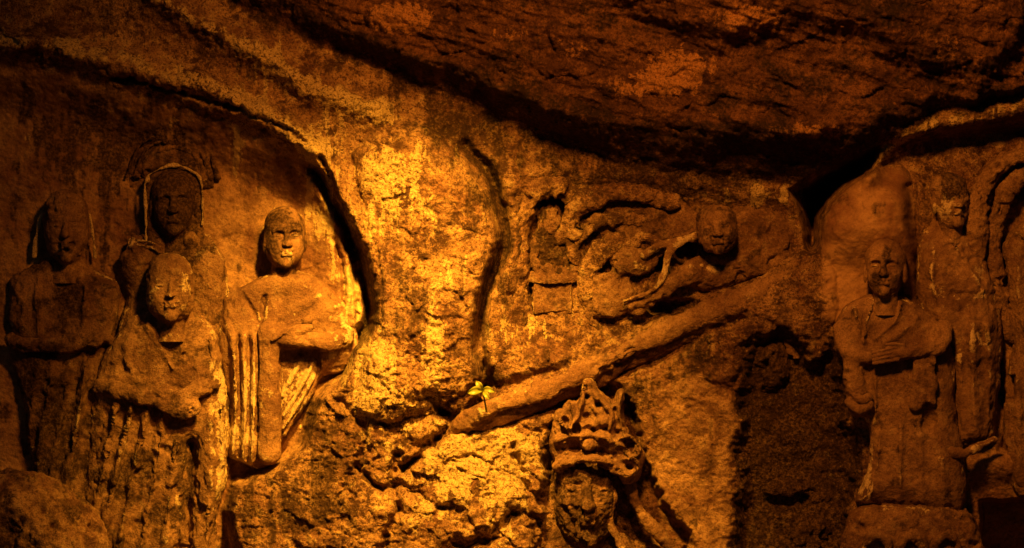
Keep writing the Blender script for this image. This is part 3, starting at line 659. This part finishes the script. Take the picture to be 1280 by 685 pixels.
# ------------------------------------------------------------------ small figures over the slab
RELIEF = (-44, .44)
t = thing('seated_statue', 690, 396, -20, 'eroded seated stone figure on a square block, beside the central pillar', 'statue')
head(688, 250, 300, 34, -30, t, face=0, ears=0, seed=61, grain=1.8, chips=2.5, stain=.25, smo=0)
C = Carve(650, 760, 268, 356, -80, 20, 1.6)
C.add(C.slab([(676, 288), (662, 306), (660, 340), (676, 354), (726, 356), (746, 346), (738, 312), (712, 286)], -14, 22), 0)
C.add(C.tube([(672, 306, -10), (668, 326, 0), (688, 338, 8)], 8, 6), 4); C.add(C.tube([(720, 306, -10), (730, 326, 0), (706, 340, 8)], 8, 6), 4)
C.add(C.tube([(664, 348, -4), (696, 350, 8), (736, 346, -4)], 9), 4)
part('body', C, t, grain=2.4, seed=63, chips=3, stain=.25, smo=0)
C = Carve(656, 724, 344, 404, -80, 20, 1.5); C.add(C.box((690, 372, -24), (25, 22, 26), 3), 0)
part('pedestal', C, t, grain=1.6, seed=65, chips=2, stain=.2, smo=.1, pale=.1)
RELIEF = (-44, .72)
t = thing('niche_arch', 690, 300, -10, 'rounded stone arch above the eroded seated figure on a block', 'arch')
C = Carve(628, 860, 206, 420, -90, 40, 1.9)
C.add(C.tube([(650, 400, -26), (648, 330, -14), (650, 280, -4), (664, 246, 2), (690, 234, 2), (712, 244, -8)], 13, 10), 0)
C.add(C.tube([(706, 292, -20), (722, 258, -6), (756, 242, 0), (800, 242, 0), (840, 252, -10)], 12, 9), 6)
C.add(C.tube([(742, 400, -26), (732, 360, -14), (738, 326, -6), (764, 304, 0), (800, 300, 0), (820, 312, -10)], 10, 8), 8); C.add(C.tube([(716, 330, -20), (720, 300, -8), (738, 280, -4), (770, 274, -6), (806, 276, -16)], 8, 6), 8)
part('arch_ring', C, t, mat=M_rock, grain=2.4, seed=67, chips=2, stain=.05, smo=.1)

RELIEF = (-40, .68)
t = thing('crouching_statue', 860, 400, -10, 'small stone figure with round head and thin bent arm resting over the ridge', 'statue')
head(896, 254, 318, 54, 26, t, face=.36, ears=0, seed=71, grain=1.0, chips=.8, stain=.30, smo=.4, neck=False, jaw=1.15, roll=6, pales=[((896, 306, 24), (16, 9, 20), .35)])  # chin paled, its light painted into the colour
C = Carve(740, 1030, 236, 410, -90, 40, 1.8)
C.add(C.ell((950, 300, -36), (58, 40, 34), 18), 0); C.add(C.ell((912, 336, -16), (60, 22, 26), -14), 12); C.add(C.ell((800, 278, -38), (90, 34, 28), 4), 10)
C.add(C.tube([(905, 330, -2), (864, 340, 8), (830, 362, 12), (796, 384, 8)], 13, 7), 8)
C.add(C.ell((790, 318, -14), (34, 28, 26), 10), 8); C.add(C.ell((756, 368, -14), (38, 30, 24)), 10)
part('body', C, t, grain=2.0, seed=73, chips=1.5, stain=.10, smo=.25, pales=[((880, 336, 10), (40, 12, 40), .35), ((800, 330, 10), (22, 30, 40), .22)], stains=[((830, 272, 0), (80, 22, 60), .3)])
C = Carve(776, 884, 284, 392, -40, 44, 1.2)
C.add(C.tube([(872, 294, 10), (850, 302, 18), (836, 316, 22), (830, 342, 24), (816, 362, 24), (790, 374, 20)], 5.6, 4.6), 0)
C.add(C.tube([(848, 302, 16), (826, 306, 16), (806, 318, 14)], 6, 5), 4)
for k in range(3): C.add(C.cap((794, 372 + k, 22 - k * 4), (780, 376 + k * 3, 20 - k * 5), 3.4, 2.4), 1)
part('arm', C, t, grain=.8, seed=75, smo=.5, pale=.22)

RELIEF = (0, 1, 14)
# ------------------------------------------------------------------ crowned figure in the lower niche
t = thing('crowned_statue', 740, 700, -20, 'broken-faced stone figure wearing a tall pierced crown below the leaning ridge', 'statue')
C = Carve(676, 822, 462, 616, -70, 50, 1.15)
C.add(C.slab([(698, 592), (688, 562), (690, 532), (695, 514), (704, 512), (711, 500), (721, 502), (727, 488), (731, 473), (739, 473), (746, 486), (756, 496), (767, 502), (773, 488), (779, 488), (780, 515), (786, 538), (796, 550), (808, 566),
             (803, 584), (797, 600), (780, 604), (770, 592), (735, 584), (708, 588)], 12, 14,
             [([(732, 476), (727, 500), (722, 524), (708, 534)], 3, 8, .2), ([(738, 476), (748, 498), (764, 516), (762, 536)], 3, 8, .2), ([(776, 490), (774, 515), (780, 542)], 3, 8, .2), ([(697, 512), (702, 528), (716, 536), (736, 530)], 3.4, 8, .2),
              ([(714, 504), (718, 520), (712, 540)], 3, 7, .2), ([(692, 552), (720, 544), (752, 546), (782, 558)], 5, 9, 0), ([(776, 548), (790, 546), (800, 558), (792, 570), (782, 564)], 3.2, 8, .1), ([(780, 574), (794, 574), (796, 588), (784, 594), (776, 586)], 3.2, 8, .1),
              ([(740, 508), (750, 520), (744, 534)], 4, 7, .1), ([(700, 562), (730, 560), (768, 568)], 3, -6, 0), ([(706, 552), (708, 566)], 2.5, 5, 0), ([(726, 548), (727, 566)], 2.5, 5, 0), ([(746, 548), (747, 568)], 2.5, 5, 0), ([(764, 552), (764, 570)], 2.5, 5, 0)], smooth=2), 0)
C.add(C.tube([(696, 582, 4), (714, 576, 18), (738, 574, 22), (760, 580, 18), (780, 594, 4)], 7), 5)
C.add(C.ell((736, 556, 16), (9, 8, 8)), 3); C.add(C.ell((756, 526, 16), (7, 6, 7)), 3)
for c, r in (((734, 496), 4.2), ((748, 506), 5.5), ((733, 520), 4.2), ((720, 536), 7), ((742, 538), 5), ((757, 536), 4), ((706, 526), 3.6), ((771, 540), 4), ((788, 557), 4), ((786, 584), 4.2), ((768, 512), 3.2), ((800, 600), 5)):
    C.cut(C.cap((c[0], c[1], 5), (c[0] + 1, c[1] + 1, 60), r * .85), 4)
part('crown', C, t, grain=1.15, seed=81, chips=.5, smo=.25, pale=-.10, stain=-.05)
head(734, 544, 688, 92, -36, t, face=.45, ears=0, seed=83, grain=1.6, chips=1.4, stain=.56, jaw=1.05, smo=.2, stains=[((734, 592, 10), (34, 8, 60), .4)])  # face darkened, the crown brim's shade painted into the colour
C = Carve(668, 850, 590, 730, -90, 34, 1.7)
C.add(C.slab([(712, 650), (688, 668), (680, 728), (800, 728), (786, 676), (760, 652)], -24, 22), 0)
part('body', C, t, grain=2.0, seed=85, chips=1.5, stain=.4, smo=.1)
for i, (pts, r) in enumerate((([(756, 596, -2), (766, 618, 2), (762, 650, 0), (778, 684, 4), (790, 726, 2)], 7), ([(786, 600, -12), (796, 630, -8), (816, 660, -6), (840, 684, -4), (856, 700, -6)], 8))):
    C = Carve(min(p[0] for p in pts) - 14, max(p[0] for p in pts) + 14, min(p[1] for p in pts) - 14, max(p[1] for p in pts) + 14, -50, 24, 1.3)
    C.add(C.tube([(a, b, c - 10) for a, b, c in pts], r * .9, r * .8), 0); part('ribbon', C, t, grain=1.3, seed=87 + i, smo=.4, pale=.08)

# ------------------------------------------------------------------ eroded figure in the dark niche
RELIEF = (-58, .42, 8)
t = thing('eroded_statue', 980, 690, -50, 'crumbled stone figure in the dark niche left of the hand-folding monk', 'statue')
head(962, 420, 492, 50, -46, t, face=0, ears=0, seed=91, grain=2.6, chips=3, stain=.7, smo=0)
C = Carve(920, 1056, 470, 730, -110, 20, 1.9)
C.add(C.slab([(950, 480), (936, 500), (930, 560), (940, 600), (934, 726), (1050, 726), (1046, 620), (1040, 560), (1030, 516), (990, 484)], -40, 30), 0)
C.add(C.ell((982, 612, -22), (30, 12, 24)), 8); C.add(C.ell((1010, 670, -26), (26, 34, 24)), 8)
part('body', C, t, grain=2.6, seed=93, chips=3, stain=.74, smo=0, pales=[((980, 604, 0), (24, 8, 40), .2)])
t = thing('crown_fragment', 962, 430, -20, 'broken carved crown on the worn head in the dark niche', 'crown')
C = Carve(930, 1010, 396, 450, -50, 20, 1.2)
C.add(C.tube([(936, 440, -20), (946, 420, -8), (964, 412, -2), (982, 420, -8), (994, 446, -18)], 7, 6), 0)
for pts in ([(946, 414, -4), (950, 404, -4), (958, 400, -4)], [(964, 410, 0), (974, 402, 0), (984, 408, -4)], [(986, 424, -8), (994, 418, -10), (1000, 428, -14)]): C.add(C.tube(pts, 5, 3.5), 2)
part('crown_band', C, t, grain=1.4, seed=95, chips=1, pale=.2)

# ------------------------------------------------------------------ right side figures
RELIEF = (-20, 0.84, 10)
t = thing('monk_statue', 1130, 636, -10, 'stone monk with lidded eyes holding folded hands, on the right wall', 'statue')
head(1106, 298, 374, 54, 30, t, face=1.1, ears=.6, seed=103, grain=.5, smo=.75, yaw=-4, pitch=-4, stain=.10, stains=[((1108, 350, 50), (24, 12, 50), .22), ((1110, 318, 60), (10, 9, 30), .35), ((1090, 350, 50), (8, 14, 30), .3)], pales=[((1108, 306, 40), (20, 10, 40), .2)])  # top light painted in: crown of the head paler, cheeks darker
C = Carve(1030, 1214, 360, 660, -70, 96, 1.5)
C.add(C.slab([(1086, 368), (1058, 382), (1043, 406), (1045, 436), (1062, 456), (1066, 500), (1080, 524), (1088, 545), (1082, 590), (1070, 626), (1092, 632), (1130, 636), (1200, 640), (1206, 580), (1196, 520), (1192, 450), (1182, 415), (1160, 390), (1130, 370)], 40, 34,
             [([(1068, 384), (1074, 410), (1078, 428)], 3, 6, .2), ([(1092, 376), (1084, 402), (1080, 430)], 3, 6, .2), ([(1080, 392), (1078, 410), (1078, 430)], 2, -4), ([(1128, 376), (1120, 400), (1094, 424)], 4, 6), ([(1150, 392), (1130, 414), (1104, 430)], 5, 6),
              ([(1100, 540), (1096, 580), (1086, 626)], 4, 6), ([(1126, 530), (1126, 580), (1124, 630)], 4, 6), ([(1150, 540), (1152, 590), (1152, 634)], 5, 5), ([(1092, 470), (1096, 500), (1092, 530)], 2, 5), ([(1176, 570), (1180, 610), (1178, 636)], 5, 5)]), 0)
C.add(C.tube([(1180, 410, 34), (1176, 432, 50), (1150, 438, 56), (1122, 444, 56)], 11, 8), 14)
C.add(C.tube([(1052, 412, 32), (1060, 438, 42), (1086, 446, 52)], 10, 8), 14)
C.add(C.tube([(1068, 440, 38), (1068, 476, 40), (1074, 508, 36)], 11, 14), 8)
for x in (1146, 1155, 1165): C.add(C.tube([(x, 440, 50), (x, 476, 50), (x - 2, 506, 46)], 5.5, 6.5), 1.5)
C.cut(C.tube([(1160, 512, 50), (1162, 522, 40), (1160, 534, 40)], 10), 3)
C.cut(C.tube([(1092, 456, 56), (1120, 458, 60), (1140, 456, 58)], 4.5), 3)
C.cut(C.tube([(1090, 462, 44), (1090, 500, 44)], 3.5), 2)
part('robe', C, t, grain=.85, seed=107, smo=.55, stain=.04, pale=.04, pales=[((1082, 600, 20), (9, 40, 60), .35)], stains=[((1160, 518, 30), (12, 16, 50), .4)])  # left hem edge painted lit, sleeve hollow painted shaded
C = Carve(1078, 1152, 424, 464, 36, 80, .95)
C.add(C.ell((1126, 440, 62), (16, 9, 8), 6), 0)
for k in range(4): C.add(C.tube([(1122, 434 + k * 5, 66 - k), (1106, 437 + k * 5, 68 - k), (1092, 441 + k * 4.4, 62)], 3.1, 2.3), .8)
C.add(C.tube([(1130, 432, 64), (1118, 430, 68), (1108, 431, 68)], 3.2, 2.6), 1)
part('hand', C, t, grain=.35, seed=109, smo=.8)
C = Carve(1050, 1100, 484, 524, 20, 70, 1.2); C.add(C.tube([(1060, 502, 44), (1074, 512, 50), (1086, 506, 46)], 6.5, 5.5), 0); C.add(C.tube([(1064, 492, 46), (1078, 500, 52), (1086, 496, 48)], 5), 2)
part('cuff', C, t, grain=.7, seed=110, smo=.5)

t = thing('robed_statue', 1200, 566, -20, 'tall robed stone figure with turned head and lit cheek, beside the arched halo', 'statue')
head(1187, 214, 286, 48, 2, t, face=.5, ears=.4, seed=113, grain=1.0, chips=.8, smo=.4, yaw=24, roll=8, stain=.30, pales=[((1182, 262, 20), (16, 20, 30), .6)], stains=[((1190, 232, 20), (24, 16, 50), .3)])  # lit cheek painted as a pale patch
C = Carve(1132, 1262, 262, 590, -90, 54, 1.6)
C.add(C.slab([(1172, 270), (1154, 286), (1145, 320), (1147, 380), (1166, 424), (1182, 450), (1190, 530), (1196, 560), (1240, 552), (1250, 480), (1252, 400), (1242, 350), (1226, 312), (1206, 286)], 22, 44,
             [([(1190, 300), (1210, 330), (1232, 370)], 5, 5), ([(1166, 310), (1166, 360), (1186, 410)], 6, 5), ([(1216, 400), (1216, 470), (1222, 545)], 6, 6), ([(1234, 400), (1238, 470), (1238, 540)], 5, 6), ([(1200, 440), (1202, 500), (1206, 550)], 5, 6)]), 0)
C.add(C.tube([(1164, 545, 22), (1180, 560, 30), (1204, 566, 30), (1244, 548, 14)], 6, 5), 4)
C.cut(C.tube([(1206, 556, 30), (1226, 552, 26), (1240, 546, 22)], 4.5, 3), 2); C.cut(C.ell((1208, 330, 40), (7, 6, 10)), 3)
part('robe', C, t, grain=1.3, seed=117, smo=.7, chips=.2, pale=.08, pales=[((1190, 340, 20), (40, 80, 60), .20)])  # middle of the robe paled, its light painted into the colour

t = thing('arched_halo', 1262, 400, 10, 'double-ridged stone halo cut by the right edge', 'halo')
for i, (pts, r, p) in enumerate((([(1246, 410, -22), (1228, 356, -12), (1220, 304, -6), (1224, 258, -2), (1242, 216, 2), (1270, 196, 4), (1316, 186, 4)], 12, .12), ([(1266, 420, -24), (1250, 360, -18), (1244, 312, -12), (1248, 268, -8), (1260, 236, -4), (1282, 218, -2), (1316, 210, -2)], 9, .25))):
    C = Carve(1200, 1322, 172, 432, -50, 34, 1.6); C.add(C.tube(pts, r, r), 0); C.add(C.tube([(a, b, c - 20) for a, b, c in pts], r * 1.1), 8)
    part('halo_ring', C, t, grain=2.2, seed=121 + i, smo=.3, pale=p - .1, chips=1.2)
t = thing('robed_statue', 1290, 560, -20, 'shoulder and robe of a stone figure cut off by the right edge', 'statue')
C = Carve(1244, 1350, 262, 620, -80, 40, 1.9)
C.add(C.slab([(1300, 270), (1268, 284), (1252, 312), (1254, 350), (1266, 420), (1258, 470), (1262, 610), (1345, 610), (1345, 270)], 4, 30, [([(1268, 290), (1290, 300), (1330, 296)], 3, 6), ([(1272, 330), (1276, 400), (1290, 440)], 5, 6), ([(1300, 330), (1306, 420), (1310, 500)], 6, 6), ([(1270, 470), (1274, 540), (1272, 600)], 5, 6)]), 0)
C.cut(C.box((1262, 486, 0), (8, 18, 30), 3), 3)
part('robe', C, t, grain=1.4, seed=127, smo=.3, stain=.06)
head(1318, 210, 284, 50, 0, t, face=.8, ears=.8, seed=129, grain=.8, smo=.5)

RELIEF = None
# plinths and boulders
t = thing('stone_plinth', 1130, 700, 0, 'low rough stone plinth under the hand-folding monk', 'plinth')
C = Carve(1050, 1230, 620, 740, -60, 110, 2.0); C.add(C.slab([(1062, 640), (1096, 630), (1150, 634), (1206, 640), (1222, 670), (1224, 736), (1056, 736), (1054, 680)], 56, 24), 0)
for x in (1096, 1140, 1184): C.add(C.tube([(x - 14, 716, 50), (x - 14, 680, 62), (x, 668, 64), (x + 14, 680, 62), (x + 14, 716, 50)], 4.5), 3)
part('plinth_block', C, t, grain=1.8, seed=131, chips=1.5, smo=.3, stain=.08)
C = Carve(-60, 160, 570, 760, -70, 110, 2.2)
C.add(C.ell((20, 700, 10), (118, 112, 70), 24), 0); C.cut(C.ell((8, 676, 84), (42, 50, 30), 10), 10); C.add(C.tube([(24, 640, 56), (30, 680, 62), (22, 720, 60)], 8), 6)
B = part('boulder', C, None, mat=M_rock, grain=2.2, seed=137, chips=1, smo=.45, stain=.30, stains=[((4, 680, 60), (30, 40, 60), .3)])
B['label'] = 'rounded boulder in the bottom left corner before the leftmost monk'; B['category'] = 'boulder'

# ------------------------------------------------------------------ seedling in the crack
t = thing('seedling', 605, 498, 40, 'small bright green leafy seedling growing from the crack above the ridge', 'plant')
def leaf(base, tip, wid, curl, bend):
    b = np.array(base, float); a = np.array(tip, float) - b; n = np.array([-a[1], a[0], 0]); n /= np.linalg.norm(n)
    vv = []; ff = []; K = 7
    for i in range(K + 1):
        s_ = i / K; w_ = wid * math.sin(math.pi * min(1, .06 + s_ * .94)) ** .8; c = b + a * s_ + np.array([0, bend * s_ * s_, 6 * math.sin(math.pi * s_)])
        for k in (-1, -.5, 0, .5, 1): vv.append(c + n * w_ * k + np.array([0, 0, curl * abs(k)]))
    for i in range(K):
        for k in range(4): q = i * 5 + k; ff.append((q, q + 5, q + 6, q + 1))
    vv = np.array(vv); W = place(vv[:, 0], vv[:, 1], vv[:, 2]) - np.array(t.location)
    o = link('leaf', make_mesh('leaf', W, np.array(ff)), M_leaf, t); md_ = o.modifiers.new('thick', 'SOLIDIFY'); md_.thickness = .0012
z0 = 48
for base, tip, wid, curl, bend in (((603, 488, z0), (584, 486, z0 + 5), 5.5, 3, 5), ((604, 487, z0), (619, 484, z0 + 2), 4.2, 2, 6), ((603, 488, z0), (595, 475, z0 + 3), 4.0, 2, 1), ((604, 490, z0 + 2), (612, 496, z0 + 8), 3.4, 2, 4)):
    leaf(base, tip, wid, curl, bend)
C = Carve(590, 620, 480, 516, 20, 70, .6); C.add(C.tube([(608, 514, 34), (606, 502, 46), (603, 487, z0)], 1.5, .9), 0)
part('stem', C, t, mat=M_leaf, grain=0)
